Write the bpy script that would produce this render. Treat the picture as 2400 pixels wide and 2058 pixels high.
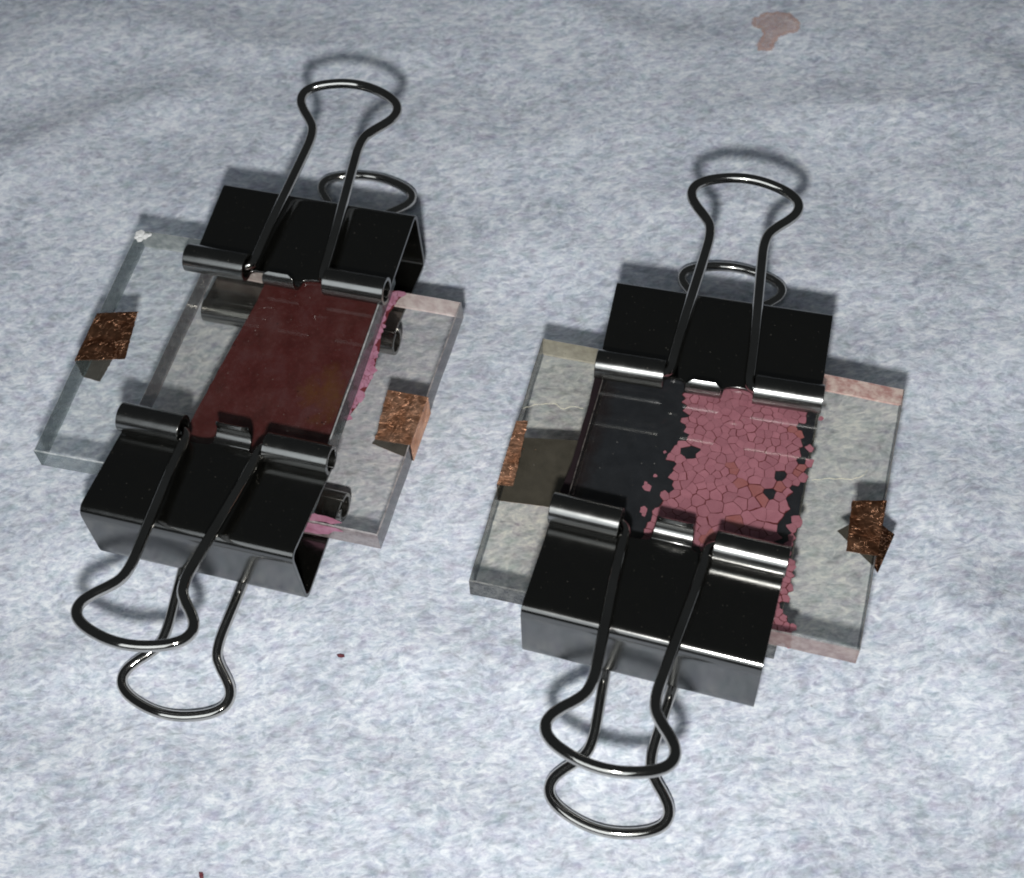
import bpy, bmesh, math, random
from math import sin, cos, pi, radians, sqrt
from mathutils import Matrix, Vector, noise

MM = 0.001
random.seed(7)
scene = bpy.context.scene
for o in list(bpy.data.objects):
    bpy.data.objects.remove(o)

# ------------------------------------------------------------------ camera
F_PX, TILT, DIST, ROLL = 3796.27, 0.58816, 147.666, -0.11131
cam_d = bpy.data.cameras.new('camera')
cam = bpy.data.objects.new('camera', cam_d)
scene.collection.objects.link(cam)
X0 = Vector((1, 0, 0)); Y0 = Vector((0, cos(TILT), sin(TILT))); Z0 = Vector((0, -sin(TILT), cos(TILT)))
XC = X0 * cos(ROLL) + Y0 * sin(ROLL); YC = -X0 * sin(ROLL) + Y0 * cos(ROLL)
cam_pos = Z0 * DIST * MM
cam.matrix_world = Matrix(((XC.x, YC.x, Z0.x, cam_pos.x), (XC.y, YC.y, Z0.y, cam_pos.y),
                           (XC.z, YC.z, Z0.z, cam_pos.z), (0, 0, 0, 1)))
cam_d.sensor_width = 36.0
cam_d.lens = 36.0 * F_PX / 2400.0
cam_d.clip_start = 0.005
cam_d.clip_end = 10.0
cam_d.dof.use_dof = True
cam_d.dof.focus_distance = 0.139
cam_d.dof.aperture_fstop = 70.0
scene.camera = cam

# ------------------------------------------------------------------ world (dim room)
world = bpy.data.worlds.new('World'); scene.world = world
world.use_nodes = True
bg = world.node_tree.nodes['Background']
bg.inputs['Color'].default_value = (0.86, 0.94, 1.0, 1)
bg.inputs['Strength'].default_value = 0.028

# ------------------------------------------------------------------ phone flash beside the lens
fl = bpy.data.lights.new('phone_flash', 'AREA')
fl.shape = 'DISK'; fl.size = 7.0 * MM; fl.energy = 0.206; fl.color = (1.0, 0.985, 0.955)
flo = bpy.data.objects.new('phone_flash', fl)
scene.collection.objects.link(flo)
flo.location = Vector((-6.58, -96.95, 110.70)) * MM
flo.rotation_euler = (Vector((4, 200, 0)) * MM - flo.location).to_track_quat('-Z', 'Y').to_euler()

# added soft fill behind the camera, standing in for ambient room light
rl = bpy.data.lights.new('room_fill', 'AREA')
rl.shape = 'SQUARE'; rl.size = 1.6; rl.energy = 12.5; rl.color = (0.90, 0.96, 1.0)
rlo = bpy.data.objects.new('room_fill', rl)
scene.collection.objects.link(rlo)
rlo.location = (-0.7, -1.5, 1.5)
rlo.rotation_euler = (-rlo.location).to_track_quat('-Z', 'Y').to_euler()

vs = scene.view_settings
vs.view_transform = 'Standard'; vs.look = 'None'; vs.exposure = 0.0; vs.gamma = 1.0; vs.use_curve_mapping = False
scene.render.engine = 'CYCLES'
scene.cycles.use_denoising = True
scene.cycles.max_bounces = 12
scene.cycles.transparent_max_bounces = 40
scene.cycles.sample_clamp_indirect = 4.0
scene.cycles.pixel_filter_type = 'BLACKMAN_HARRIS'
scene.cycles.filter_width = 1.9
scene.render.film_transparent = False

# ------------------------------------------------------------------ node helpers
class NT:
    def __init__(s, name):
        s.m = bpy.data.materials.new(name); s.m.use_nodes = True
        s.t = s.m.node_tree; s.t.nodes.clear()
        s.out = s.t.nodes.new('ShaderNodeOutputMaterial')
        tc = s.t.nodes.new('ShaderNodeTexCoord')
        mp = s.t.nodes.new('ShaderNodeMapping'); mp.inputs['Scale'].default_value = (1000, 1000, 1000)
        s.t.links.new(tc.outputs['Object'], mp.inputs['Vector'])
        s.mm = mp.outputs['Vector']                  # object coordinates in millimetres
    def n(s, kind, **kw):
        nd = s.t.nodes.new(kind)
        for k, v in kw.items():
            if k.startswith('_'): setattr(nd, k[1:], v)
            else: s.put(nd, k, v)
        return nd
    def put(s, nd, key, v):
        key = int(key[1:]) if key[0] == 'i' and key[1:].isdigit() else key.replace('__', ' ')
        sock = nd.inputs[key]
        if isinstance(v, bpy.types.NodeSocket): s.t.links.new(v, sock)
        else: sock.default_value = v
    def mapv(s, scale=(1, 1, 1), rot=(0, 0, 0), loc=(0, 0, 0), vec=None):
        return s.n('ShaderNodeMapping', Vector=vec or s.mm, Scale=scale, Rotation=rot, Location=loc).outputs[0]
    def noise(s, scale, detail=3.0, rough=0.55, vec=None, dist=0.0):
        return s.n('ShaderNodeTexNoise', Vector=vec or s.mm, Scale=scale, Detail=detail, Roughness=rough, Distortion=dist).outputs['Fac']
    def ramp(s, fac, stops, interp='LINEAR'):
        nd = s.n('ShaderNodeValToRGB', Fac=fac); cr = nd.color_ramp; cr.interpolation = interp
        while len(cr.elements) < len(stops): cr.elements.new(0.5)
        for e, (p, c) in zip(cr.elements, stops):
            e.position = p; e.color = (c, c, c, 1) if isinstance(c, (int, float)) else (*c, 1)
        return nd.outputs['Color']
    def mix(s, fac, a, b, mode='MIX'):
        nd = s.n('ShaderNodeMix', _data_type='RGBA', _blend_type=mode)
        for i, v in ((0, fac), (6, a), (7, b)):
            if isinstance(v, bpy.types.NodeSocket): s.t.links.new(v, nd.inputs[i])
            else: nd.inputs[i].default_value = (*v, 1) if isinstance(v, tuple) and len(v) == 3 else v
        return nd.outputs[2]
    def math(s, op, a, b=0.0):
        return s.n('ShaderNodeMath', _operation=op, i0=a, i1=b).outputs[0]
    def bump(s, h, strength, dist):
        return s.n('ShaderNodeBump', Height=h, Strength=strength, Distance=dist * MM).outputs[0]
    def done(s, shader):
        s.t.links.new(shader, s.out.inputs['Surface']); return s.m
def col4(c): return (c[0], c[1], c[2], 1)

# ------------------------------------------------------------------ materials
def mat_paper():
    m = NT('white_fibre_paper')
    wv = m.n('ShaderNodeTexNoise', Vector=m.mm, Scale=0.12, Detail=2.0)
    vec = m.n('ShaderNodeVectorMath', _operation='ADD', i0=m.mm, i1=m.n('ShaderNodeVectorMath', _operation='SCALE', i0=wv.outputs['Color'], Scale=2.5).outputs[0]).outputs[0]
    a = m.noise(1.0, 3.0, 0.6, m.mapv((0.80, 1.45, 1), (0, 0, radians(-6)), vec=vec), 0.7)
    b = m.noise(2.3, 3.0, 0.6, m.mapv((0.8, 1.35, 1), (0, 0, radians(14)), vec=vec), 0.6)
    c = m.noise(0.11, 4.0, 0.6)
    f = m.math('ADD', m.math('MULTIPLY', a, 0.58), m.math('MULTIPLY', b, 0.42))
    f = m.math('ADD', f, m.math('MULTIPLY', m.math('SUBTRACT', c, 0.5), 0.22))
    md = m.noise(0.30, 4.0, 0.65, m.mapv((0.8, 1.2, 1), (0, 0, 0.2), (4, 9, 0)), 0.8)
    f = m.math('ADD', f, m.math('MULTIPLY', m.math('SUBTRACT', md, 0.5), 0.20))
    base = m.ramp(f, [(0.32, (0.36, 0.395, 0.47)), (0.43, (0.50, 0.545, 0.63)), (0.52, (0.645, 0.695, 0.79)), (0.66, (0.90, 0.94, 0.985))])
    hue = m.n('ShaderNodeTexNoise', Vector=m.mapv((0.9, 1.3, 1)), Scale=0.9, Detail=3.0).outputs['Color']
    base = m.mix(0.14, base, hue, 'OVERLAY')
    speck = m.ramp(m.noise(1.7, 2.0, 0.5, m.mapv((1, 1, 1), (0, 0, 0), (31, 7, 3))), [(0.765, 0.0), (0.80, 0.45)])
    base = m.mix(speck, base, (0.30, 0.27, 0.27))
    bmp = m.bump(f, 0.5, 0.16)
    bs = m.n('ShaderNodeBsdfPrincipled', Base__Color=base, Roughness=0.95, Normal=bmp)
    bs.inputs['Specular IOR Level'].default_value = 0.15
    return m.done(bs.outputs[0])

def mat_black_steel(name, rlo, rhi, refl=0.20):
    m = NT(name)
    sp = m.noise(5.5, 1.0, 0.5)
    spk = m.ramp(sp, [(0.765, 0.0), (0.80, 0.8)])
    sp2 = m.ramp(m.noise(1.6, 2.0, 0.6), [(0.77, 0.0), (0.80, 0.5)])
    spk = m.math('MAXIMUM', spk, sp2)
    rough = m.ramp(m.noise(0.6, 4.0, 0.6), [(0.3, rlo), (0.75, rhi)])
    bmp = m.bump(m.noise(1.1, 2.0, 0.5), 0.25, 0.012)
    metal = m.n('ShaderNodeBsdfPrincipled', Base__Color=(refl, refl, refl * 0.975, 1), Metallic=1.0, Roughness=rough, Normal=bmp)
    dust = m.n('ShaderNodeBsdfDiffuse', Color=(0.30, 0.28, 0.24, 1))
    mx = m.n('ShaderNodeMixShader', Fac=m.math('MULTIPLY', spk, 0.35), i1=metal.outputs[0], i2=dust.outputs[0])
    film = m.n('ShaderNodeBsdfDiffuse', Color=(0.012, 0.012, 0.010, 1))
    mx2 = m.n('ShaderNodeMixShader', Fac=0.18, i1=mx.outputs[0], i2=film.outputs[0])
    return m.done(mx2.outputs[0])

def mat_nickel():
    m = NT('nickel_wire')
    rough = m.ramp(m.noise(1.2, 3.0, 0.6), [(0.3, 0.05), (0.75, 0.11)])
    tint = m.ramp(m.noise(0.5, 3.0), [(0.3, (0.47, 0.455, 0.425)), (0.7, (0.58, 0.565, 0.535))])
    bmp = m.bump(m.noise(3.0, 2.0), 0.25, 0.01)
    return m.done(m.n('ShaderNodeBsdfPrincipled', Base__Color=tint, Metallic=1.0, Roughness=rough, Normal=bmp).outputs[0])

def schlick(m, f0=0.042):
    lw = m.n('ShaderNodeLayerWeight', Blend=0.5)
    return m.math('ADD', f0, m.math('MULTIPLY', m.math('POWER', lw.outputs['Facing'], 5.0), 1 - f0))

def mat_glass(name, tint, haze=0.05):
    m = NT(name)
    tr = m.n('ShaderNodeBsdfTransparent', Color=col4(tint))
    gl = m.n('ShaderNodeBsdfGlossy', Color=(1, 1, 1, 1), Roughness=0.03)
    a = m.n('ShaderNodeMixShader', Fac=schlick(m), i1=tr.outputs[0], i2=gl.outputs[0])
    sm = m.noise(0.35, 5.0, 0.65, m.mapv((1, 0.6, 1), (0, 0, 0.6)))
    spk = m.ramp(m.noise(4.0, 1.0), [(0.77, 0.0), (0.80, 0.25)])
    hz = m.math('ADD', m.math('MULTIPLY', m.ramp(sm, [(0.42, 0.0), (0.72, 1.0)]), haze), spk)
    df = m.n('ShaderNodeBsdfDiffuse', Color=(0.62, 0.60, 0.54, 1))
    return m.done(m.n('ShaderNodeMixShader', Fac=hz, i1=a.outputs[0], i2=df.outputs[0]).outputs[0])

def mat_edge(name, ca, cb, clear=0.45, scale=1.2):
    m = NT(name)
    nz = m.noise(scale, 4.0, 0.65)
    c = m.ramp(nz, [(0.38, ca), (0.62, cb)])
    df = m.n('ShaderNodeBsdfDiffuse', Color=c)
    tl = m.n('ShaderNodeBsdfTranslucent', Color=c)
    d2 = m.n('ShaderNodeMixShader', Fac=0.35, i1=df.outputs[0], i2=tl.outputs[0])
    tr = m.n('ShaderNodeBsdfTransparent', Color=(0.55, 0.58, 0.585, 1))
    a = m.n('ShaderNodeMixShader', Fac=clear, i1=d2.outputs[0], i2=tr.outputs[0])
    gl = m.n('ShaderNodeBsdfGlossy', Roughness=0.12, Normal=m.bump(nz, 0.4, 0.05))
    return m.done(m.n('ShaderNodeMixShader', Fac=schlick(m), i1=a.outputs[0], i2=gl.outputs[0]).outputs[0])

def mat_plain(name, ca, cb, scale=1.0, rough=0.6, bumpd=0.02, random_amt=0.0, spec=0.3):
    m = NT(name)
    nz = m.noise(scale, 4.0, 0.6)
    c = m.ramp(nz, [(0.3, ca), (0.7, cb)])
    if random_amt:
        oi = m.n('ShaderNodeObjectInfo')
        c = m.mix(m.math('MULTIPLY', oi.outputs['Random'], random_amt), c, tuple(x * 0.55 for x in ca))
    b = m.n('ShaderNodeBsdfPrincipled', Base__Color=c, Roughness=rough, Normal=m.bump(m.noise(scale * 3, 3.0), 0.4, bumpd))
    b.inputs['Specular IOR Level'].default_value = spec
    return m.done(b.outputs[0])

def mat_maroon():
    m = NT('maroon_dye_film')
    nz = m.noise(0.45, 5.0, 0.6, m.mapv((1, 0.8, 1), (0, 0, 0.3)))
    fine = m.noise(2.2, 4.0, 0.65)
    c = m.ramp(nz, [(0.30, (0.050, 0.008, 0.007)), (0.50, (0.076, 0.015, 0.014)), (0.68, (0.088, 0.029, 0.030))])
    # tea-brown stained patch towards one corner of the film
    sep = m.n('ShaderNodeSeparateXYZ', Vector=m.mm)
    dx = m.math('DIVIDE', m.math('SUBTRACT', sep.outputs['X'], 3.4), 4.4)
    dy = m.math('DIVIDE', m.math('SUBTRACT', sep.outputs['Y'], -0.2), 6.0)
    d = m.math('ADD', m.math('MULTIPLY', dx, dx), m.math('MULTIPLY', dy, dy))
    d = m.math('ADD', d, m.math('MULTIPLY', nz, 1.4))
    c = m.mix(m.ramp(d, [(0.62, 0.8), (0.98, 0.0)]), c, (0.108, 0.042, 0.014))
    c = m.mix(m.ramp(fine, [(0.52, 0.0), (0.75, 0.45)]), c, (0.13, 0.05, 0.05))
    c = m.mix(m.ramp(m.noise(1.3, 2.0), [(0.70, 0.0), (0.73, 0.8)]), c, (0.028, 0.006, 0.006))
    b = m.n('ShaderNodeBsdfPrincipled', Base__Color=c, Roughness=0.55, Normal=m.bump(fine, 0.3, 0.03))
    b.inputs['Specular IOR Level'].default_value = 0.2
    return m.done(b.outputs[0])

def mat_navy():
    m = NT('dark_electrode_coating')
    sep = m.n('ShaderNodeSeparateXYZ', Vector=m.mm)
    nz = m.noise(0.7, 4.0, 0.6)
    x = m.math('ADD', m.math('MULTIPLY', sep.outputs['X'], 0.1), m.math('MULTIPLY', nz, 0.25))
    red = m.ramp(m.math('ADD', x, 1.0), [(0.0, 0.0), (0.02, 0.0)])
    c = m.ramp(nz, [(0.3, (0.016, 0.019, 0.026)), (0.7, (0.026, 0.030, 0.040))])
    k = m.ramp(m.math('ADD', m.math('MULTIPLY', m.math('ADD', sep.outputs['X'], 6.0), 0.35), nz), [(0.35, 0.85), (0.95, 0.0)])
    c = m.mix(k, c, (0.017, 0.009, 0.010))
    b = m.n('ShaderNodeBsdfPrincipled', Base__Color=c, Roughness=0.5)
    b.inputs['Specular IOR Level'].default_value = 0.2
    return m.done(b.outputs[0])

def mat_copper(name, ca, cb, rlo, rhi, bd, lw):
    m = NT(name)
    n1 = m.noise(0.7, 3.0, 0.5, None, 0.4); n2 = m.noise(1.9, 3.0, 0.55)
    ridge = m.math('ABSOLUTE', m.math('SUBTRACT', m.noise(0.9, 3.0, 0.5, m.mapv((1, 1, 1), (0, 0, 0.7), (3, 1, 2)), 1.0), 0.5))
    line = m.ramp(ridge, [(0.0, 1.0), (lw, 0.0)])
    h = m.math('ADD', m.math('ADD', n1, m.math('MULTIPLY', n2, 0.4)), m.math('MULTIPLY', line, 0.35))
    c = m.ramp(n1, [(0.35, cb), (0.65, ca)])
    c = m.mix(m.math('MULTIPLY', line, 0.6), c, (0.95, 0.62, 0.42))
    rg = m.math('ADD', m.ramp(n2, [(0.3, rlo), (0.7, rhi)]), m.math('MULTIPLY', line, 0.2))
    return m.done(m.n('ShaderNodeBsdfPrincipled', Base__Color=c, Metallic=1.0, Roughness=rg, Normal=m.bump(h, 1.0, bd)).outputs[0])

def mat_stain():
    m = NT('dried_pink_stain')
    d = m.n('ShaderNodeAttribute', _attribute_name='rim').outputs['Fac']
    e = m.math('ADD', d, m.math('MULTIPLY', m.math('SUBTRACT', m.noise(1.2, 4.0, 0.65), 0.5), 1.1))
    a = m.ramp(e, [(0.02, 0.0), (0.16, 0.62), (0.30, 0.68), (0.60, 0.48)])
    a = m.math('MULTIPLY', a, m.ramp(m.noise(2.2, 3.0, 0.6), [(0.3, 0.6), (0.6, 1.0)]))
    df = m.n('ShaderNodeBsdfDiffuse', Color=m.ramp(m.noise(1.1, 4.0, 0.6), [(0.35, (0.58, 0.34, 0.28)), (0.65, (0.72, 0.49, 0.42))]))
    tr = m.n('ShaderNodeBsdfTransparent')
    return m.done(m.n('ShaderNodeMixShader', Fac=a, i1=tr.outputs[0], i2=df.outputs[0]).outputs[0])

PAPER = mat_paper(); BLACK = mat_black_steel('black_plated_steel', 0.13, 0.20); BARREL = mat_black_steel('barrel_black_plated_steel', 0.16, 0.26, 0.32); NICKEL = mat_nickel()  # BARREL reflects more than BLACK, to strengthen highlights on the rolls
MAROON = mat_maroon(); NAVY = mat_navy(); STAIN = mat_stain()
COPPER_DARK = mat_copper('dark_copper_foil', (0.66, 0.33, 0.19), (0.42, 0.17, 0.085), 0.30, 0.44, 0.20, 0.016)
COPPER = mat_copper('copper_foil', (0.92, 0.54, 0.36), (0.66, 0.31, 0.17), 0.42, 0.58, 0.24, 0.02)
COPPER_SHADE = mat_copper('shaded_copper_foil', (0.50, 0.24, 0.13), (0.30, 0.12, 0.06), 0.24, 0.36, 0.16, 0.012)  # darker copy of the foil: shade painted into the drooping flap
ADHESIVE = mat_plain('grey_tape_adhesive', (0.060, 0.057, 0.051), (0.085, 0.08, 0.072), 0.8, 0.7)
FLAKE = mat_plain('pink_film_flake', (0.43, 0.178, 0.25), (0.53, 0.235, 0.32), 0.9, 0.75, 0.02, 0.35, 0.15)
FLAKE_ORANGE = mat_plain('orange_film_flake', (0.41, 0.145, 0.15), (0.47, 0.20, 0.235), 0.9, 0.75, 0.02, 0.3, 0.15)
BACKING = mat_plain('dark_red_film_ground', (0.11, 0.020, 0.026), (0.17, 0.034, 0.040), 1.2, 0.75, 0.02, 0.0, 0.15)
DRYPINK = mat_plain('dry_pink_film', (0.34, 0.12, 0.19), (0.54, 0.29, 0.39), 0.8, 0.7, 0.03, 0.25, 0.2)
CHIP = mat_plain('frosted_glass_chip', (0.80, 0.82, 0.82), (0.95, 0.95, 0.95), 3.0, 0.35, 0.05, 0.0, 0.6)
CRUMB = mat_plain('dark_red_crumb', (0.10, 0.02, 0.03), (0.22, 0.07, 0.08), 3.0, 0.5)
def mat_light_streak():  # pale colour stands in for streaks of light on the plates
    m = NT('pale_light_streak')
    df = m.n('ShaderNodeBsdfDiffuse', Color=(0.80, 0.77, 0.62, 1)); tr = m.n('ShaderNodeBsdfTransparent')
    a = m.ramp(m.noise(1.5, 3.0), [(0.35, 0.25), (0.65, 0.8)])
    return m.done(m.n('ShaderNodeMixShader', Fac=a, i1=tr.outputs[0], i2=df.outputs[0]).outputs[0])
LIGHT_STREAK = mat_light_streak()

# ------------------------------------------------------------------ mesh helpers
def link(o): scene.collection.objects.link(o); return o
def mesh(name, verts, faces, mats, parent=None, smooth=False, sharp=None, idx=None):
    me = bpy.data.meshes.new(name)
    me.from_pydata([tuple(c * MM for c in v) for v in verts], [], faces)
    for mt in (mats if isinstance(mats, (list, tuple)) else [mats]): me.materials.append(mt)
    if idx:
        for p, i in zip(me.polygons, idx): p.material_index = i
    if smooth or sharp:
        for p in me.polygons: p.use_smooth = True
    if sharp: me.set_sharp_from_angle(angle=radians(sharp))
    me.update()
    o = link(bpy.data.objects.new(name, me))
    if parent: o.parent = parent
    return o
def empty(name, mat):
    o = link(bpy.data.objects.new(name, None)); o.empty_display_size = 0.005
    o.matrix_world = mat
    return o
def tag(o, label=None, cat=None, group=None, kind=None):
    for k, v in (('label', label), ('category', cat), ('group', group), ('kind', kind)):
        if v: o[k] = v
    return o
def bevel_mod(o, w=0.05, seg=2, ang=35):
    b = o.modifiers.new('soft_edges', 'BEVEL'); b.width = w * MM; b.segments = seg
    b.limit_method = 'ANGLE'; b.angle_limit = radians(ang); b.harden_normals = False
def paper_z(x, y):           # gentle cockle of the sheet, mm
    z = 0.75 * noise.noise(Vector((x * 0.032, y * 0.045, 1.3))) + 0.42 * noise.noise(Vector((x * 0.075 + y * 0.03, y * 0.11, 4.1))) + 0.03 * noise.noise(Vector((x * 0.3, y * 0.4, 2.1))) - 0.1
    z += 0.55 * (1 - abs(noise.noise(Vector((x * 0.05 + y * 0.028, y * 0.075 - x * 0.02, 7.7)))) * 2.2) - 0.3   # soft wrinkles
    d = (x - 37.5) * 0.95 + (y + 25) * 0.15                  # a soft diagonal crease in the near corner
    z += 0.75 * math.exp(-(d / 3.6) ** 2) / (1 + math.exp((y + 10) * 0.25))
    return z
def solid_grid(rows_a, rows_b, keep=None):
    """two skins (rows x columns of points) closed along every free edge"""
    R, C = len(rows_a), len(rows_a[0]); keep = keep or (lambda r, c: True)
    V = [p for row in rows_a for p in row] + [p for row in rows_b for p in row]
    off = R * C; Fc = []; cnt = {}; side = []
    for r in range(R - 1):
        for c in range(C - 1):
            if not keep(r, c): continue
            q = [r * C + c, r * C + c + 1, (r + 1) * C + c + 1, (r + 1) * C + c]
            Fc.append(tuple(q)); side.append(0)
            Fc.append(tuple(i + off for i in reversed(q))); side.append(1)
            for i in range(4):
                e = (q[i], q[(i + 1) % 4]); cnt[frozenset(e)] = cnt.get(frozenset(e), []) + [e]
    for es in cnt.values():
        if len(es) == 1:
            a, b = es[0]; Fc.append((b, a, a + off, b + off)); side.append(0)
    used = sorted({i for f in Fc for i in f}); mp = {j: i for i, j in enumerate(used)}
    return [V[i] for i in used], [tuple(mp[i] for i in f) for f in Fc], side

# ------------------------------------------------------------------ the surface: a sheet of fibrous paper
def build_paper():
    n = 220; S = 150.0
    V = []; Fc = []
    for j in range(n + 1):
        for i in range(n + 1):
            x = -S + 2 * S * i / n; y = -S + 2 * S * j / n
            V.append((x, y, paper_z(x, y)))
    for j in range(n):
        for i in range(n):
            a = j * (n + 1) + i; Fc.append((a, a + 1, a + n + 2, a + n + 1))
    o = mesh('paper_sheet', V, Fc, PAPER, smooth=True)
    tag(o, 'mottled blue-white fibrous paper sheet under both cells', kind='structure')
build_paper()

# ------------------------------------------------------------------ fitted poses (mm, radians)
T_GL = 2.42; PW, PH = 25.1, 25.3
H_SP, L_CL, R_BAR = 7.67, 9.61, 1.28
GAP = 0.06
CELL = {'L': (-21.755, 4.950, 6.418, -0.3462, 0.0045, -0.0033),
        'R': (13.769, -11.415, 6.986, -0.3501, -0.0089, 0.0323)}
def cell_mat(c):
    x, y, z, yaw, px, py = CELL[c]
    return Matrix.Translation(Vector((x, y, z)) * MM) @ Matrix.Rotation(yaw, 4, 'Z') @ Matrix.Rotation(px, 4, 'X') @ Matrix.Rotation(py, 4, 'Y')
PLATE = {('L', 'u'): (-3.614, 0.189, 0.0146), ('L', 'l'): (2.553, -0.189, -0.0125),
         ('R', 'u'): (3.775, 0.037, -0.0090), ('R', 'l'): (-2.613, -0.037, 0.0080)}
CLIP = {('L', 'T'): (-0.008, 18.953, -0.0096), ('L', 'B'): (0.390, -18.305, -0.0251),
        ('R', 'T'): (-0.160, 18.091, 0.0420), ('R', 'B'): (-0.258, -16.544, -0.0248)}
HAND = {('L', 'T', 1): (0.1492, 0.016), ('L', 'T', -1): (0.1034, 0.010), ('L', 'B', 1): (0.1380, 0.024), ('L', 'B', -1): (0.0905, 0.036),
        ('R', 'T', 1): (0.1069, 0.016), ('R', 'T', -1): (0.1106, 0.008), ('R', 'B', 1): (0.0990, 0.000), ('R', 'B', -1): (0.1340, 0.008)}

# ------------------------------------------------------------------ binder clip
TS = 0.34                                   # sheet thickness
A_S, A_W = L_CL, T_GL + GAP + 0.02 + R_BAR  # barrel axis (distance in from the spine, height)
RC = R_BAR - TS / 2
def arm_angle():
    lo, hi = 0.0, 0.6
    for _ in range(50):
        b = (lo + hi) / 2
        ps, pw = A_S - RC * sin(b), A_W - RC * cos(b)
        w0 = pw + (ps - TS / 2) * math.tan(b)
        if w0 < H_SP / 2 - TS / 2: lo = b
        else: hi = b
    return lo
BETA = arm_angle()
PJ = (A_S - RC * sin(BETA), A_W - RC * cos(BETA))       # where the arm meets the barrel
NOTCH = 0.40
def half_path():
    """centre line of the upper half from mid spine to the jaw, with the distance left to the jaw"""
    pts = []; rc = 1.0
    wt = H_SP / 2 - TS / 2; s0 = TS / 2
    for k in range(5): pts.append((s0, (wt - rc * 1.1) * k / 4))
    c0 = (s0, wt - rc * 1.1); d = (cos(BETA), -sin(BETA))
    e0 = (s0 + d[0] * rc * 0.9, wt + d[1] * rc * 0.9)
    for k in range(1, 8):                                # rounded corner
        f = k / 7
        pts.append(((1 - f) ** 2 * c0[0] + 2 * f * (1 - f) * s0 + f * f * e0[0], (1 - f) ** 2 * c0[1] + 2 * f * (1 - f) * wt + f * f * e0[1]))
    Lr = sqrt((PJ[0] - e0[0]) ** 2 + (PJ[1] - e0[1]) ** 2)
    for k in range(1, 7):
        f = (Lr - NOTCH) / Lr * k / 6; pts.append((e0[0] + (PJ[0] - e0[0]) * f, e0[1] + (PJ[1] - e0[1]) * f))
    for k in range(1, 11):
        f = (Lr - NOTCH + NOTCH * k / 10) / Lr; pts.append((e0[0] + (PJ[0] - e0[0]) * f, e0[1] + (PJ[1] - e0[1]) * f))
    return pts
EL, CL_, CR_, ER = -3.75, -2.0, 1.35, 3.85               # notch edges at the jaw
TIPL, TIPR = -2.85, 2.65
def skins(path, us):
    """offset a centre line (y=-s, z=w) to both sides; us(k) gives the u positions of row k"""
    A, B = [], []
    for k, (s, w) in enumerate(path):
        p = path[max(0, k - 1)]; q = path[min(len(path) - 1, k + 1)]
        ds, dw = q[0] - p[0], q[1] - p[1]; l = sqrt(ds * ds + dw * dw)
        ns, nw = -dw / l * TS / 2, ds / l * TS / 2
        A.append([(u, -(s + ns), w + nw) for u in us(k)]); B.append([(u, -(s - ns), w - nw) for u in us(k)])
    return A, B
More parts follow.
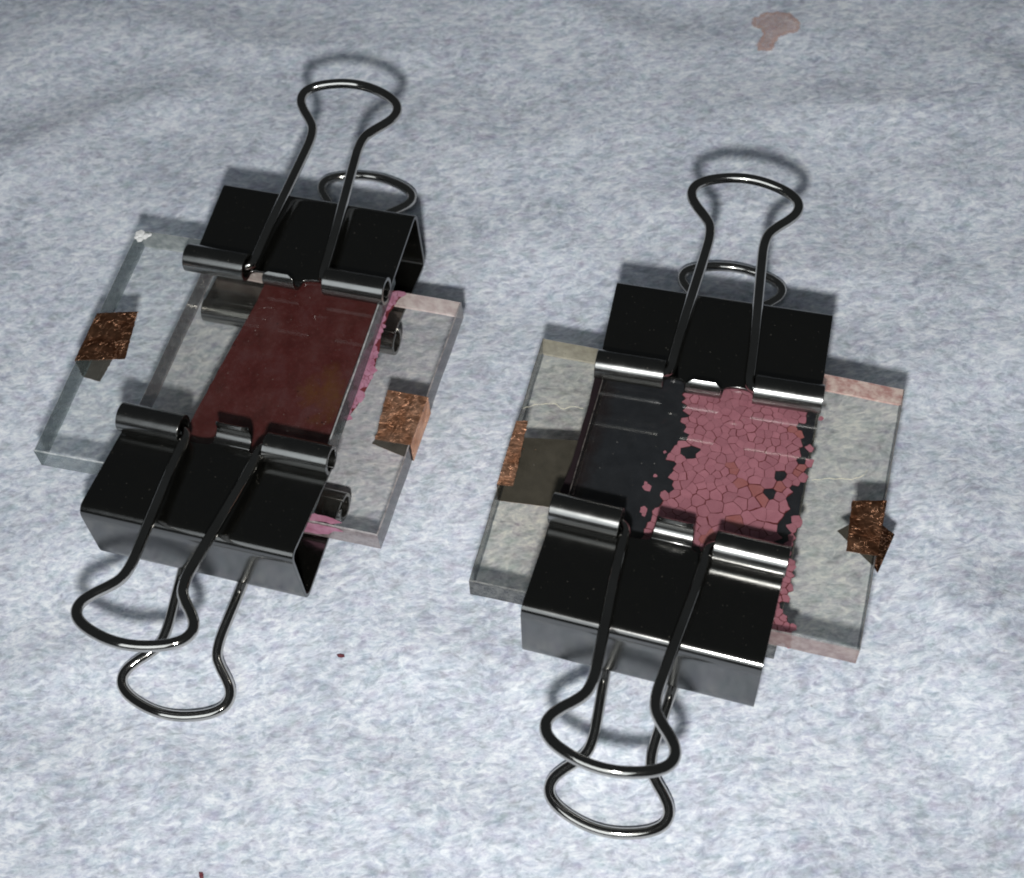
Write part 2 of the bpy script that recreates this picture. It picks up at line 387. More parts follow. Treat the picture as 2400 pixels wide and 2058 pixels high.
def build_clip_meshes():
    half = half_path()
    lower = [(s, -w) for s, w in half[1:]][::-1]
    path = lower + half; n = len(path); nn = 10
    def us(k):
        kk = min(k, n - 1 - k)                            # rows from the nearer jaw
        f = max(0.0, 1 - kk / nn); g = sqrt(max(0.0, 1 - (1 - f) ** 2)) if f > 0 else 0.0
        g = max(g, 0.03)
        return [-9.5, -6.5, TIPL + (EL - TIPL) * g, TIPL + (CL_ - TIPL) * g, -0.3,
                TIPR + (CR_ - TIPR) * g, TIPR + (ER - TIPR) * g, 6.5, 9.5]
    A, B = skins(path, us)
    keep = lambda r, c: not (c in (2, 5) and (r < nn or r >= n - 1 - nn))
    V, Fc, _ = solid_grid(A, B, keep)
    body = mesh('body', V, Fc, BLACK, sharp=32); bevel_mod(body)
    def roll(name, f_us, a1, n=30):
        pth = [(A_S + RC * cos(-pi / 2 - BETA + a1 * k / n), A_W + RC * sin(-pi / 2 - BETA + a1 * k / n)) for k in range(n + 1)]
        A, B = skins(pth, f_us)
        V, Fc, _ = solid_grid(A, B); o = mesh(name, V, Fc, BARREL, sharp=32); bevel_mod(o); return o
    left = roll('hinge_barrel', lambda k: [-9.62, -6.5, EL - 0.02 * k / 30], radians(322))
    right = roll('hinge_barrel', lambda k: [ER + 0.02 * k / 30, 6.5, 9.62], radians(322))
    def lip_us(k):
        f = k / 30; g = 0.22 * f + (0.55 * max(0, (f - 0.82) / 0.18) ** 2)
        return [CL_ + g, -0.3, CR_ - g]
    lip = roll('jaw_lip', lip_us, radians(150))
    # wire handle: lateral, along
    half_w = [(0.0, 7.2), (0.0, 5.0), (0.03, 4.2), (0.28, 3.62), (0.85, 3.36), (2.2, 3.28), (5.0, 3.12), (9.0, 2.80), (12.5, 2.52), (14.4, 2.42),
              (15.7, 2.62), (16.6, 3.22), (17.5, 4.05), (18.3, 4.62), (19.1, 4.80), (19.85, 4.52), (20.45, 3.80), (20.92, 2.75), (21.28, 1.4), (21.41, 0.0)]
    ctrl = [(-x, y) for y, x in half_w] + [(x, y) for y, x in half_w[::-1][1:]]
    pts = []
    for i in range(len(ctrl) - 1):
        p0, p1, p2, p3 = ctrl[max(0, i - 1)], ctrl[i], ctrl[i + 1], ctrl[min(len(ctrl) - 1, i + 2)]
        for k in range(6):
            t = k / 6
            pts.append(tuple(0.5 * (2 * p1[j] + (p2[j] - p0[j]) * t + (2 * p0[j] - 5 * p1[j] + 4 * p2[j] - p3[j]) * t * t + (-p0[j] + 3 * p1[j] - 3 * p2[j] + p3[j]) * t ** 3) for j in (0, 1)))
    pts.append(ctrl[-1])
    NS = 18; V = []; Fc = []
    for i, (x, y) in enumerate(pts):
        a = pts[max(0, i - 1)]; b = pts[min(len(pts) - 1, i + 1)]
        tx, ty = b[0] - a[0], b[1] - a[1]; l = sqrt(tx * tx + ty * ty); nx, ny = -ty / l, tx / l
        for k in range(NS):
            t = 2 * pi * k / NS; V.append((x + nx * WIRE * cos(t), y + ny * WIRE * cos(t), WIRE * sin(t)))
    for i in range(len(pts) - 1):
        for k in range(NS):
            Fc.append((i * NS + k, i * NS + (k + 1) % NS, (i + 1) * NS + (k + 1) % NS, (i + 1) * NS + k))
    Fc.append(tuple(range(NS))[::-1]); Fc.append(tuple((len(pts) - 1) * NS + k for k in range(NS)))
    handle = mesh('handle', V, Fc, NICKEL, smooth=True)
    return body, left, right, lip, handle
WIRE = 0.465
PROTO = build_clip_meshes()
first_use = set()
def part(proto, parent, mat):
    if proto.name not in first_use and proto.parent is None: o = proto; first_use.add(proto.name)
    else:
        nm = proto.name.split('.')[0]; o = link(proto.copy()); o.name = nm
    o.parent = parent; o.matrix_parent_inverse = Matrix.Identity(4); o.matrix_basis = mat
    return o
def build_clip(c, k, label):
    cu, cv, cy = CLIP[(c, k)]
    M = cell_mat(c) @ Matrix.Translation(Vector((cu, cv, 0)) * MM) @ Matrix.Rotation(cy + (0 if k == 'T' else pi), 4, 'Z')
    root = empty('binder_clip', M)
    tag(root, label, 'binder clip', 'black binder clips clamping the glass cells')
    body, left, right, lip, handle = PROTO
    flip = Matrix.Diagonal((1, 1, -1, 1))
    I = Matrix.Identity(4)
    part(body, root, I)
    R180 = Matrix.Rotation(pi, 4, 'Y')      # the underside barrels: the same roll turned over
    part(left, root, I); part(right, root, I); part(lip, root, I)
    part(left, root, R180); part(right, root, R180); part(lip, root, flip)
    for s in (1, -1):
        al, tw = HAND[(c, k, s)]
        sg = 1 if k == 'T' else -1
        def hm(al):
            return Matrix.Translation(Vector((0, -L_CL, s * A_W)) * MM) @ Matrix.Rotation(-tw * sg, 4, 'Z') @ Matrix.Rotation(s * al, 4, 'X')
        if s < 0:                           # the lower handle rests on the paper
            for _ in range(25):
                tip = M @ hm(al) @ (Vector((0, 21.41, 0)) * MM)
                err = tip.z / MM - WIRE - paper_z(tip.x / MM, tip.y / MM)
                al += err / 21.4 * 0.9
        part(handle, root, hm(al))
    return root
build_clip('L', 'T', 'black binder clip at the far end of the dark maroon cell')
build_clip('L', 'B', 'black binder clip at the near end of the dark maroon cell')
build_clip('R', 'T', 'black binder clip at the far end of the cracked pink cell')
build_clip('R', 'B', 'black binder clip at the near end of the cracked pink cell')

# ------------------------------------------------------------------ glass plates
G_MAT = {('L', 'u'): mat_glass('clear_glass_green_tint', (0.980, 0.985, 0.978), 0.010), ('L', 'l'): mat_glass('clear_glass_warm_tint', (0.955, 0.942, 0.925), 0.02),
         ('R', 'u'): mat_glass('clear_glass_grey_tint', (0.945, 0.937, 0.908), 0.005), ('R', 'l'): mat_glass('clear_glass_straw_tint', (0.940, 0.928, 0.890), 0.006)}
E_MAT = {('L', 'u'): mat_edge('cut_edge_blue_grey', (0.17, 0.215, 0.22), (0.30, 0.36, 0.365), 0.55), ('L', 'l'): mat_edge('cut_edge_pale_pink', (0.34, 0.26, 0.26), (0.55, 0.46, 0.45), 0.35),
         ('R', 'u'): mat_edge('cut_edge_rose', (0.42, 0.27, 0.25), (0.62, 0.46, 0.42), 0.3), ('R', 'l'): mat_edge('cut_edge_sooty', (0.025, 0.025, 0.027), (0.20, 0.20, 0.19), 0.18, 1.3)}
SIDE_CLEAR = mat_edge('clear_cut_side', (0.05, 0.05, 0.05), (0.10, 0.095, 0.09), 0.72)
S_MAT = {('L', 'u'): E_MAT[('L', 'u')], ('L', 'l'): mat_edge('cut_side_mauve_grey', (0.20, 0.16, 0.165), (0.32, 0.27, 0.27), 0.5), ('R', 'u'): SIDE_CLEAR, ('R', 'l'): SIDE_CLEAR}
F_MAT = {('L', 'u'): mat_edge('lit_far_edge_pale', (0.30, 0.33, 0.33), (0.50, 0.53, 0.52), 0.22), ('L', 'l'): mat_edge('lit_far_edge_blush', (0.70, 0.56, 0.55), (0.92, 0.82, 0.79), 0.08),
         ('R', 'u'): mat_edge('lit_far_edge_pink', (0.60, 0.33, 0.31), (0.92, 0.74, 0.68), 0.08), ('R', 'l'): mat_edge('lit_far_edge_straw', (0.44, 0.41, 0.34), (0.60, 0.57, 0.47), 0.15)}  # far edges coloured brighter, for the light caught in the glass there
ARRIS_MAT = {('L', 'u'): mat_edge('arris_glint_cool', (0.45, 0.50, 0.51), (0.92, 0.95, 0.95), 0.3), ('L', 'l'): mat_edge('arris_glint_warm', (0.40, 0.36, 0.36), (0.85, 0.78, 0.77), 0.4),
             ('R', 'u'): mat_edge('faint_arris_glint_warm', (0.22, 0.20, 0.19), (0.60, 0.54, 0.50), 0.55), ('R', 'l'): mat_edge('faint_arris_glint_grey', (0.18, 0.18, 0.17), (0.50, 0.48, 0.44), 0.55)}  # pale chamfer colours paint glints along the top arrises
def glass_block(parent, key, zlo, zhi):
    bm = bmesh.new()
    rs = random.Random(hash(key[0] == 'L') + 3 * (key[1] == 'u'))
    n = 14; ring = []
    def side(p, q):
        for i in range(n):
            f = i / n; j = 0.0 if i == 0 else rs.uniform(-0.03, 0.03)
            dx, dy = q[0] - p[0], q[1] - p[1]; l = sqrt(dx * dx + dy * dy)
            ring.append((p[0] + dx * f - dy / l * j, p[1] + dy * f + dx / l * j))
    c = [(-PW / 2, -PH / 2), (PW / 2, -PH / 2), (PW / 2, PH / 2), (-PW / 2, PH / 2)]
    for i in range(4): side(c[i], c[(i + 1) % 4])
    ch = 0.10
    def inset(p, d): return (p[0] - math.copysign(min(d, abs(p[0])), p[0]), p[1] - math.copysign(min(d, abs(p[1])), p[1])) if True else p
    def ins(p):
        x, y = p; 
        if abs(abs(x) - PW / 2) < 0.2: x -= math.copysign(ch, x)
        if abs(abs(y) - PH / 2) < 0.2: y -= math.copysign(ch, y)
        return x, y
    N = len(ring)
    V = [(*ins(p), zlo) for p in ring] + [(*p, zlo + ch) for p in ring] + [(*p, zhi - ch) for p in ring] + [(*ins(p), zhi) for p in ring]
    Fc = [tuple(range(N))[::-1], tuple(range(3 * N, 4 * N))]; idx = [0, 0]
    for r in range(3):
        for i in range(N):
            Fc.append((r * N + i, r * N + (i + 1) % N, (r + 1) * N + (i + 1) % N, (r + 1) * N + i)); idx.append(4 if r == 2 else (1, 2, 3, 2)[i // n])
    return mesh('glass', V, Fc, [G_MAT[key], E_MAT[key], S_MAT[key], F_MAT[key], ARRIS_MAT[key]], parent, idx=idx)
def plate_root(key, label):
    u, v, yw = PLATE[key]
    root = empty('glass_plate', cell_mat(key[0]) @ Matrix.Translation(Vector((u, v, 0)) * MM) @ Matrix.Rotation(yw, 4, 'Z'))
    tag(root, label, 'glass plate', 'glass plates of the clamped cells')
    if key[1] == 'u': glass_block(root, key, GAP, GAP + T_GL)
    else: glass_block(root, key, -GAP - T_GL, -GAP)
    return root
PL = {('L', 'u'): plate_root(('L', 'u'), 'upper clear glass plate of the maroon cell, sticking out to the left'),
      ('L', 'l'): plate_root(('L', 'l'), 'lower glass plate of the maroon cell, carrying the dark film, sticking out right'),
      ('R', 'u'): plate_root(('R', 'u'), 'upper glass plate with cracked pink film on it, sticking out right'),
      ('R', 'l'): plate_root(('R', 'l'), 'lower glass plate with black coating, beneath the cracked pink film')}

def slab(name, poly, zlo, zhi, mat, parent):
    N = len(poly)
    V = [(x, y, zlo) for x, y in poly] + [(x, y, zhi) for x, y in poly]
    Fc = [tuple(range(N))[::-1], tuple(range(N, 2 * N))] + [(i, (i + 1) % N, N + (i + 1) % N, N + i) for i in range(N)]
    return mesh(name, V, Fc, mat, parent)
def wob(poly, amp, step, seed):
    rs = random.Random(seed); out = []
    for i in range(len(poly)):
        p, q = poly[i], poly[(i + 1) % len(poly)]; l = sqrt((q[0] - p[0]) ** 2 + (q[1] - p[1]) ** 2); n = max(1, int(l / step))
        for k in range(n):
            f = k / n; a = amp if 0 < k else amp * 0.3
            out.append((p[0] + (q[0] - p[0]) * f + rs.uniform(-a, a), p[1] + (q[1] - p[1]) * f + rs.uniform(-a, a)))
    return out

# --- Voronoi flakes
def inside(p, poly):
    r = False; j = len(poly) - 1
    for i in range(len(poly)):
        a, b = poly[i], poly[j]
        if (a[1] > p[1]) != (b[1] > p[1]) and p[0] < (b[0] - a[0]) * (p[1] - a[1]) / (b[1] - a[1]) + a[0]: r = not r
        j = i
    return r
def clip_half(poly, mx, my, nx, ny):
    out = []
    for i in range(len(poly)):
        p, q = poly[i], poly[(i + 1) % len(poly)]
        dp = (p[0] - mx) * nx + (p[1] - my) * ny; dq = (q[0] - mx) * nx + (q[1] - my) * ny
        if dp <= 0: out.append(p)
        if (dp < 0 < dq) or (dq < 0 < dp):
            t = dp / (dp - dq); out.append((p[0] + (q[0] - p[0]) * t, p[1] + (q[1] - p[1]) * t))
    return out
def voronoi(poly, size, seed, pad=1.2, R=1.5):
    rs = random.Random(seed)
    xs = [p[0] for p in poly]; ys = [p[1] for p in poly]
    pts = []
    for _ in range(14000):
        p = (rs.uniform(min(xs) - pad, max(xs) + pad), rs.uniform(min(ys) - pad, max(ys) + pad)); s = size(*p)
        if all((p[0] - q[0]) ** 2 + (p[1] - q[1]) ** 2 > min(s, size(*q)) ** 2 for q in pts): pts.append(p)
    cells = []
    for p in pts:
        if not inside(p, poly): continue
        near = sorted(pts, key=lambda q: (p[0] - q[0]) ** 2 + (p[1] - q[1]) ** 2)[1:26]
        c = [(p[0] - R, p[1] - R), (p[0] + R, p[1] - R), (p[0] + R, p[1] + R), (p[0] - R, p[1] + R)]
        for q in near:
            dx, dy = q[0] - p[0], q[1] - p[1]; c = clip_half(c, (p[0] + q[0]) / 2, (p[1] + q[1]) / 2, dx, dy)
            if len(c) < 3: break
        if len(c) >= 3: cells.append((p, c))
    return cells
def warp(p, amp=0.10):
    """shared wobble of the crack network: neighbours keep matching edges"""
    v = Vector((p[0] * 2.3, p[1] * 2.3, 0.7)); w = Vector((p[0] * 6.0, p[1] * 6.0, 3.1))
    return (p[0] + amp * noise.noise(v) + 0.035 * noise.noise(w), p[1] + amp * noise.noise(v + Vector((9, 4, 0))) + 0.035 * noise.noise(w + Vector((5, 8, 0))))
def shrink(c, gap, rs):
    """inset a cell by a crack width that belongs to each shared edge, then roughen the outline"""
    n = len(c); cx = sum(p[0] for p in c) / n; cy = sum(p[1] for p in c) / n; out = c
    for i in range(n):
        p, q = c[i], c[(i + 1) % n]; dx, dy = q[0] - p[0], q[1] - p[1]; l = sqrt(dx * dx + dy * dy)
        if l < 1e-4: continue
        nx, ny = dy / l, -dx / l
        if (cx - p[0]) * nx + (cy - p[1]) * ny > 0: nx, ny = -nx, -ny
        k = 0.5 + 1.1 * noise.noise(Vector(((p[0] + q[0]) * 0.9, (p[1] + q[1]) * 0.9, 5.5)))
        g = gap * max(0.25, min(1.9, 0.4 + 1.5 * k)); out = clip_half(out, p[0] - nx * g, p[1] - ny * g, nx, ny)
        if len(out) < 3: return None
    res = []
    for i in range(len(out)):
        p, q = out[i], out[(i + 1) % len(out)]; l = sqrt((q[0] - p[0]) ** 2 + (q[1] - p[1]) ** 2)
        for f in ((0.04, 0.36, 0.64, 0.96) if l > 0.25 else (0.1, 0.9)):
            a = warp((p[0] + (q[0] - p[0]) * f, p[1] + (q[1] - p[1]) * f))
            res.append((a[0] + rs.uniform(-0.008, 0.008), max(-12.6, min(12.6, a[1] + rs.uniform(-0.008, 0.008)))))
    return res

# ---- maroon cell: smooth film on the lower plate, dry pink rim outside the upper plate
def maroon_cell():
    root = PL[('L', 'l')]
    z0, z1 = -GAP + 0.004, -GAP + 0.034
    film = slab('dye_film', wob([(-5.95, 12.3), (-6.15, 8.0), (-6.6, 3.0), (-7.1, -3.5), (-7.35, -8.0), (-7.4, -12.4), (5.6, -12.4), (5.5, -3.0), (5.25, 0.5), (5.2, 5.0), (5.25, 12.4)], 0.05, 0.7, 3), z0, z1, MAROON, root)
    tag(film, 'smooth dark maroon film with a brown stained patch')
    strip = [(5.35, 12.5), (7.25, 12.5), (6.75, 11.6), (6.4, 10.0), (6.5, 7.2), (6.85, 5.7), (7.15, 2.8), (7.0, 1.2), (6.9, 0.1), (6.45, -1.6), (6.1, -2.3), (5.55, -3.0), (5.35, 0.5), (5.3, 5.0)]
    ground = slab('dry_film', wob(strip, 0.06, 0.6, 5), z0, z0 + 0.014, BACKING, root)
    tag(ground, 'narrow pink rim of dried film outside the covering plate')
    rs = random.Random(4)
    for p, c in voronoi(strip, lambda x, y: 0.5 + 0.2 * sin(y * 2.1), 12, 0.3, 0.6):
        s = shrink(c, 0.014, rs)
        if s: slab('flake', [(max(5.32, a), b) for a, b in s], z0 + 0.016, z0 + 0.045, DRYPINK, ground)
    # pink residue run over the near cut edge
    ye = -PH / 2
    pt = [(5.0, -0.15), (8.9, -0.15), (9.5, -0.5), (8.6, -0.75), (8.0, -1.5), (6.9, -1.9), (5.0, -1.9)]
    pt = wob(pt, 0.08, 0.5, 9); N = len(pt)
    V = [(x, ye - 0.045, -GAP + z) for x, z in pt] + [(x, ye - 0.085, -GAP + z) for x, z in pt]
    Fc = [tuple(range(N)), tuple(range(N, 2 * N))[::-1]] + [(i, N + i, N + (i + 1) % N, (i + 1) % N) for i in range(N)]
    tag(mesh('film_residue', V, Fc, DRYPINK, root), 'pink film residue on the near cut edge')
    slab('film_residue', wob([(5.5, -11.6), (7.0, -11.9), (8.4, -11.95), (9.3, -12.2), (8.4, -12.5), (5.5, -12.5)], 0.08, 0.5, 11), z0, z0 + 0.04, DRYPINK, root)
    # chipped far corner of the upper plate
    rs = random.Random(21); up = PL[('L', 'u')]
    for (x, y, s) in ((-12.1, 12.1, 0.42), (-11.55, 11.95, 0.34), (-11.9, 11.55, 0.28), (-12.3, 11.7, 0.24), (-11.2, 12.2, 0.2)):
        poly = [(x + s * rs.uniform(0.8, 1.5) * cos(a), y + s * rs.uniform(0.8, 1.5) * sin(a)) for a in [2 * pi * i / 7 for i in range(7)]]
        V = [(px, py, GAP + T_GL + 0.004) for px, py in poly] + [(x + rs.uniform(-.1, .1), y + rs.uniform(-.1, .1), GAP + T_GL + 0.09)]
        mesh('corner_chip', V, [(i, (i + 1) % 7, 7) for i in range(7)] + [tuple(range(7))[::-1]], CHIP, up)
maroon_cell()

# ---- pink cell: cracked film on the underside of the upper plate, dark coating on the lower plate
def pink_cell():
    up, low = PL[('R', 'u')], PL[('R', 'l')]
    navy = slab('dark_coating', wob([(-7.2, 12.4), (-6.95, 6.0), (-7.0, 0.0), (-7.5, -4.0), (-7.5, -12.4), (12.35, -12.4), (12.35, 12.4)], 0.05, 0.8, 2), -GAP + 0.003, -GAP + 0.012, NAVY, low)
    tag(navy, 'blue-black coating covering the clamped area')
    left = [(-5.6, -6.6), (-5.9, -2.4), (-5.1, -0.6), (-4.9, 0.6), (-5.0, 1.5), (-5.6, 2.0), (-5.65, 3.6), (-5.0, 4.6), (-4.85, 5.6), (-5.3, 7.6), (-5.7, 9.0), (-5.7, 11.9)]
    right = [(5.3, 11.9), (5.1, 9.2), (5.0, 7.1), (5.85, 7.2), (6.15, 3.4), (4.9, 2.4), (4.75, 0.3), (5.05, -2.4), (5.1, -6.6)]
    region = left + right
    bigs = [((0.2, -1.6), 2.4, 1.35), ((4.0, -1.3), 1.8, 1.7), ((2.2, 1.0), 1.9, 1.05), ((-1.8, -1.2), 2.0, 0.95), ((3.6, 2.4), 1.2, 1.0)]
    def size(x, y):
        s = 0.60 + 0.05 * sin(x * 1.7 + y)
        for (cx, cy), r, v in bigs:
            d = sqrt((x - cx) ** 2 + (y - cy) ** 2)
            if d < r: s = max(s, v + (0.6 - v) * (d / r) ** 2)
        return s
    cells = voronoi(region, size, 31)
    strip = [(5.75, -0.6), (6.15, -1.0), (6.1, -3.2), (6.6, -5.0), (6.75, -7.8), (6.45, -9.8), (7.6, -11.0), (7.4, -12.4), (5.0, -12.4), (5.0, -7.0), (5.4, -5.0)]
    cells += voronoi(strip, lambda x, y: 0.5, 8)
    holes = [((-3.79, 3.41), 0.42), ((3.55, 3.23), 0.3), ((3.45, 0.83), 0.34), ((-5.73, 6.26), 0.4), ((-5.54, 0.4), 0.5), ((-5.5, 4.0), 0.4), ((5.25, 6.3), 0.4), ((-5.3, 2.1), 0.3), ((5.6, 5.2), 0.25), ((6.2, -8.9), 0.3)]
    oranges = [(0.0, 2.6), (0.8, 1.6), (0.65, -2.3), (-0.7, -4.3), (3.84, 2.4), (4.3, -1.6), (5.4, 4.2), (2.5, 0.9), (4.6, 8.0)]
    rs = random.Random(17); kept = []
    for p, c in cells:
        if any((p[0] - h[0]) ** 2 + (p[1] - h[1]) ** 2 < (r + 0.18) ** 2 for h, r in holes): continue
        edge = not all(inside((p[0] + dx, p[1] + dy), region) for dx, dy in ((0.55, 0), (-0.55, 0))) and p[1] > -6
        if edge and rs.random() < (0.25 if p[0] < 0 else 0.10): continue
        if p[1] < -5.7 and p[0] < 5.0: continue
        kept.append((p, c))
    # dark red ground between the flakes (one joined layer)
    V, Fc = [], []
    for p, c in kept:
        i0 = len(V); c = [(q[0], max(-12.6, q[1])) for q in map(warp, c)]; V += [(x, y, GAP - 0.062) for x, y in c]; Fc.append(tuple(range(i0, i0 + len(c))))
        i1 = len(V); V += [(x, y, GAP - 0.050) for x, y in c]; Fc.append(tuple(range(i1, i1 + len(c))))
    # the film runs on beneath the clips, out of sight
    for poly in ([(-5.6, 11.8), (5.2, 11.8), (5.2, 12.4), (-5.6, 12.4)], [(-5.4, -12.4), (5.5, -12.4), (5.2, -5.9), (-5.5, -5.9)]):
        i0 = len(V); V += [(x, y, GAP - 0.056) for x, y in poly]; Fc.append(tuple(range(i0, i0 + 4)))
    film = tag(mesh('cracked_film', V, Fc, BACKING, up), 'pink film broken into small flakes by dark red cracks')
    for p, c in kept:
        s = shrink(c, 0.021 + 0.015 * min(1.0, max(0.0, size(*p) - 0.6) / 0.6), rs)
        if not s: continue
        om = any((p[0] - a) ** 2 + (p[1] - b) ** 2 < 0.42 for a, b in oranges)
        slab('flake', s, GAP - 0.045, GAP - 0.008, FLAKE_ORANGE if om else FLAKE, film)
    for (x, y, s) in ((-6.65, -0.85, 0.42), (-6.28, 0.46, 0.2), (-6.5, -3.05, 0.4), (-6.35, -3.5, 0.22), (6.25, 9.65, 0.3), (-6.0, 3.0, 0.18), (-6.9, -0.4, 0.18)):
        poly = [(x + s * rs.uniform(0.55, 1.1) * cos(a), y + s * rs.uniform(0.55, 1.1) * sin(a)) for a in [2 * pi * i / 8 for i in range(8)]]
        slab('flake', poly, GAP - 0.045, GAP - 0.012, FLAKE, film)
    # wavy streaks of reflected light, modelled as thin pale strips on the plates
    def light_streak(parent, pts, z):
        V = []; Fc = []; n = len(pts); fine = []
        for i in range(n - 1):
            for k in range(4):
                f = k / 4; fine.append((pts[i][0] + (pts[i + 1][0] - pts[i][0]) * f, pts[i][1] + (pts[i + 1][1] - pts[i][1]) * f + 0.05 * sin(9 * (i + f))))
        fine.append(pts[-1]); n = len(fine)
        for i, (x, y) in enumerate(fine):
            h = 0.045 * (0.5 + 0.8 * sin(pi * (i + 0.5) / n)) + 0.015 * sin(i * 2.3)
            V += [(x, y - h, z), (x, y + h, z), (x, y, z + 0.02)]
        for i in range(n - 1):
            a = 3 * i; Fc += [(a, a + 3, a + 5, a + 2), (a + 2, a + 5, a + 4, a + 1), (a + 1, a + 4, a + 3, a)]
        mesh('light_streak', V, Fc, LIGHT_STREAK, parent)
    light_streak(low, [(-12.4, 4.81), (-11.41, 5.45), (-9.81, 5.95), (-9.05, 5.5), (-8.25, 6.0), (-7.3, 6.0)], -GAP + 0.003)
    light_streak(up, [(6.4, 1.65), (7.79, 2.19), (9.65, 2.57), (10.45, 3.13), (10.78, 3.94)], T_GL + GAP + 0.003)
pink_cell()

# ---- copper tape wrapped round the cut edges
def wrap_tape(parent, side, zlo, zhi, top, bot, mats, seed, label, bend=0.0):
    """top/bot: ((u_in, v_lo), (u_in, v_hi), v_lo_edge, v_hi_edge) in plate mm; side = -1 left edge, +1 right edge"""
    rs = random.Random(seed); ue = side * (PW / 2 + 0.09)
    path = []                     # (u at v_lo, v_lo, u at v_hi, v_hi, z, normal)
    (a0, b0), (a1, b1), e0, e1 = top
    nT = 16
    for k in range(nT + 1):
        f = k / nT; path.append((a0 + (ue - a0) * f, b0 + (e0 - b0) * f, a1 + (ue - a1) * f, b1 + (e1 - b1) * f, zhi + 0.07, (0, 0, 1)))
    (c0, d0), (c1, d1), _, _ = bot if bot else (None, None, 0, 0) if False else (bot or ((0, 0), (0, 0), 0, 0))
    nE = 6
    for k in range(1, nE): path.append((ue, e0, ue, e1, zhi + 0.07 - (zhi - zlo + 0.14) * k / nE, (side, 0, 0)))
    if bot:
        for k in range(nT + 1):
            f = k / nT; path.append((ue + (c0 - ue) * f, e0 + (d0 - e0) * f, ue + (c1 - ue) * f, e1 + (d1 - e1) * f, zlo - 0.07, (0, 0, -1)))
    else: path.append((ue, e0, ue, e1, zlo - 0.03, (side, 0, 0)))
    nC = 20; A, B = [], []
    for r, (u0, v0, u1, v1, z, nrm) in enumerate(path):
        ra, rb = [], []
        for c in range(nC + 1):
            f = c / nC; u = u0 + (u1 - u0) * f; v = v0 + (v1 - v0) * f
            free = (r in (0, len(path) - 1)) or c in (0, nC)
            h = 0.055 * (noise.noise(Vector((u * 1.5 + seed * 7, v * 1.5, z * 1.5))) + 0.6 * noise.noise(Vector((u * 4 + seed, v * 4, z * 3))))
            j = noise.noise(Vector((seed * 3.1, v * 3, r * 0.1))) * 0.10 if r in (0, len(path) - 1) else 0.0
            h = max(h, -0.035)
            ra.append((u + nrm[0] * h + j, v, z + nrm[2] * h)); rb.append((u + nrm[0] * (h - 0.025) + j, v, z + nrm[2] * (h - 0.025)))
        A.append(ra); B.append(rb)
    V, Fc, sd = solid_grid(A, B)
    o = mesh('copper_tape', V, Fc, list(mats), parent, smooth=True, idx=sd, sharp=60)
    return tag(o, label)
ZU = (GAP, GAP + T_GL); ZL = (-GAP - T_GL, -GAP)
wrap_tape(PL[('L', 'u')], -1, *ZU, ((-8.15, -1.95), (-8.95, 3.35), -2.95, 2.45), ((-10.9, -3.15), (-10.3, 2.3), 0, 0), (COPPER_DARK, ADHESIVE), 3, 'dark copper tape folded over the left edge')
wrap_tape(PL[('L', 'l')], 1, *ZL, ((9.42, -3.55), (8.9, 1.7), -3.45, 1.75), ((8.5, -2.55), (8.9, 1.5), 0, 0), (COPPER, ADHESIVE), 5, 'copper tape folded over the right edge')
wrap_tape(PL[('R', 'l')], -1, *ZL, ((-11.25, -3.1), (-11.65, 3.6), -3.3, 3.35), ((-7.6, -2.9), (-7.0, 4.3), 0, 0), (COPPER, ADHESIVE), 7, 'narrow copper tape folded over the left edge')
tp = wrap_tape(PL[('R', 'u')], 1, *ZU, ((10.18, -4.3), (9.9, 0.5), -4.1, 1.2), None, (COPPER_DARK, ADHESIVE), 9, 'crumpled dark copper tape with a loose flap at the right edge')
def loose_flap():
    q = [(9.3, -1.0), (11.2, 0.9), (13.95, 0.25), (13.1, -3.95)]; n = 18; A, B = [], []
    for r in range(n + 1):
        ra, rb = [], []
        for c in range(n + 1):
            s, t = r / n, c / n
            x = q[0][0] * (1 - s) * (1 - t) + q[1][0] * (1 - s) * t + q[2][0] * s * t + q[3][0] * s * (1 - t)
            y = q[0][1] * (1 - s) * (1 - t) + q[1][1] * (1 - s) * t + q[2][1] * s * t + q[3][1] * s * (1 - t)
            h = 0.07 * noise.noise(Vector((x * 1.6, y * 1.6, 2.0))) + 0.05 * noise.noise(Vector((x * 4, y * 4, 5.0)))
            z = GAP - 0.16 + min(h, 0.05) * (0.5 if x < 12.5 else 1.0) - 0.5 * max(0.0, x - 12.6)
            ra.append((x, y, z)); rb.append((x, y, z - 0.025))
        A.append(ra); B.append(rb)
    V, Fc, sd = solid_grid(A, B)
    sd = [1 if sum(V[i][0] for i in f) / len(f) < 12.62 else 0 for f in Fc]
    o = mesh('tape_flap', V, Fc, [COPPER_SHADE, ADHESIVE], tp, smooth=True, sharp=60, idx=sd)
    tag(o, 'skewed loose end of the tape, sticking out past the glass')
loose_flap()

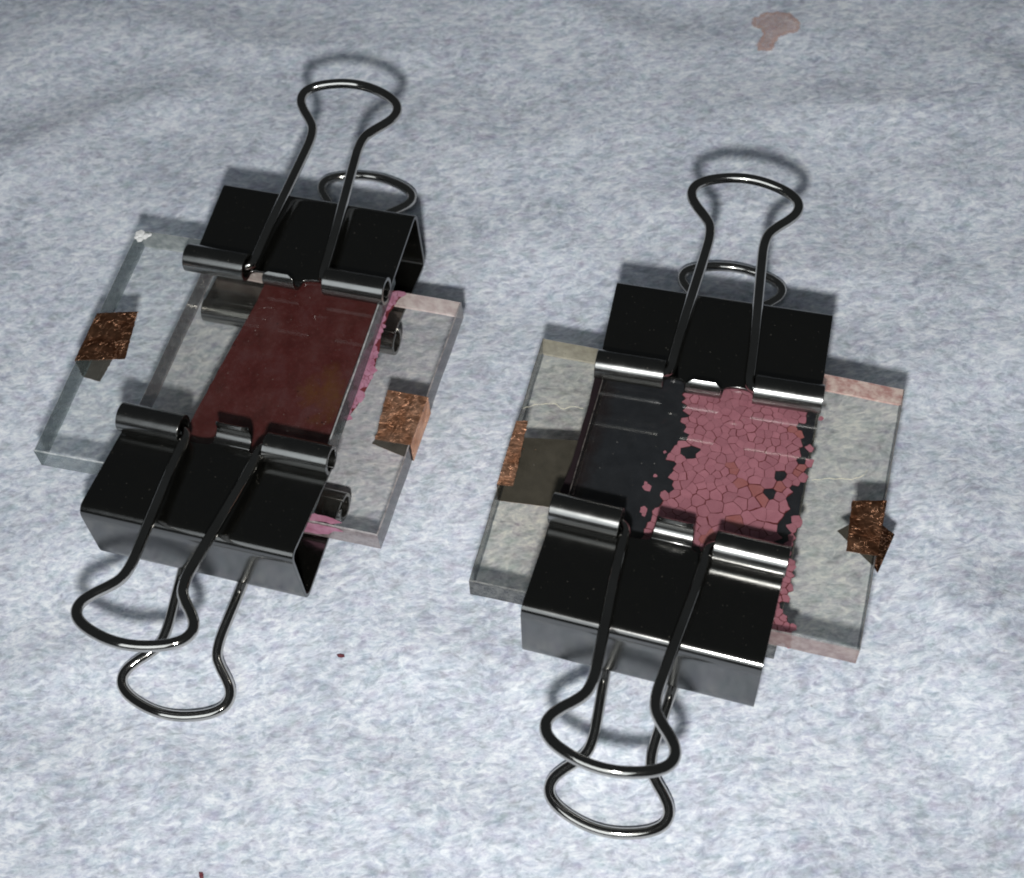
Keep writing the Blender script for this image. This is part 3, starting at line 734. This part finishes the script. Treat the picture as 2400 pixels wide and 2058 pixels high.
# ------------------------------------------------------------------ marks on the paper
def stain():
    poly = [(30.94, 51.31), (32.44, 52.09), (33.9, 51.9), (35.29, 51.39), (36.07, 49.3), (35.45, 48.0), (34.09, 47.91), (33.2, 47.44), (32.24, 45.68), (30.8, 45.91), (30.73, 47.07), (31.52, 48.48), (31.6, 49.4), (30.78, 49.77)]
    cx = sum(p[0] for p in poly) / len(poly); cy = sum(p[1] for p in poly) / len(poly)
    def dist(x, y):
        b = 9e9
        for i in range(len(poly)):
            p, q = poly[i], poly[(i + 1) % len(poly)]; dx, dy = q[0] - p[0], q[1] - p[1]
            t = max(0, min(1, ((x - p[0]) * dx + (y - p[1]) * dy) / (dx * dx + dy * dy)))
            b = min(b, sqrt((x - p[0] - dx * t) ** 2 + (y - p[1] - dy * t) ** 2))
        return b if inside((x, y), poly) else -b
    st = 0.14; nx, ny = 48, 56; x0, y0 = 30.0, 45.1; V, Fc, D = [], [], []
    for j in range(ny):
        for i in range(nx):
            x, y = x0 + i * st, y0 + j * st; D.append(dist(x, y)); V.append((x - cx, y - cy, paper_z(x, y) + 0.03))
    for j in range(ny - 1):
        for i in range(nx - 1):
            a = j * nx + i; f = (a, a + 1, a + nx + 1, a + nx)
            if max(D[k] for k in f) > -0.6: Fc.append(f)
    o = mesh('stain', V, Fc, STAIN, smooth=True)
    at = o.data.attributes.new('rim', 'FLOAT', 'POINT'); at.data.foreach_set('value', D)
    o.location = Vector((cx, cy, 0)) * MM
    tag(o, 'pinkish brown dried stain on the paper near the far edge', 'stain')
stain()
def crumb(x, y, s, seed, label):
    rs = random.Random(seed); bm = bmesh.new(); bmesh.ops.create_icosphere(bm, subdivisions=2, radius=s)
    for v in bm.verts:
        k = 1 + 0.45 * noise.noise(v.co * (1.6 / s) + Vector((seed, 0, 0))); v.co = Vector((v.co.x * k * 1.2, v.co.y * k * 0.75, v.co.z * k * 0.4))
    zmin = min(v.co.z for v in bm.verts)
    V = [(v.co.x, v.co.y, v.co.z - zmin) for v in bm.verts]; bm.verts.index_update(); Fc = [tuple(v.index for v in f.verts) for f in bm.faces]; bm.free()
    o = mesh('crumb', V, Fc, CRUMB); o.location = Vector((x, y, paper_z(x, y))) * MM; o.rotation_euler = (0, 0, rs.uniform(0, 3))
    tag(o, label, 'crumb', 'dark red film crumbs on the paper')
crumb(-16.37, -19.96, 0.26, 2, 'tiny dark red crumb on the paper between the two near clips')
crumb(-28.06, -37.45, 0.26, 5, 'tiny dark red crumb at the near edge of the paper')
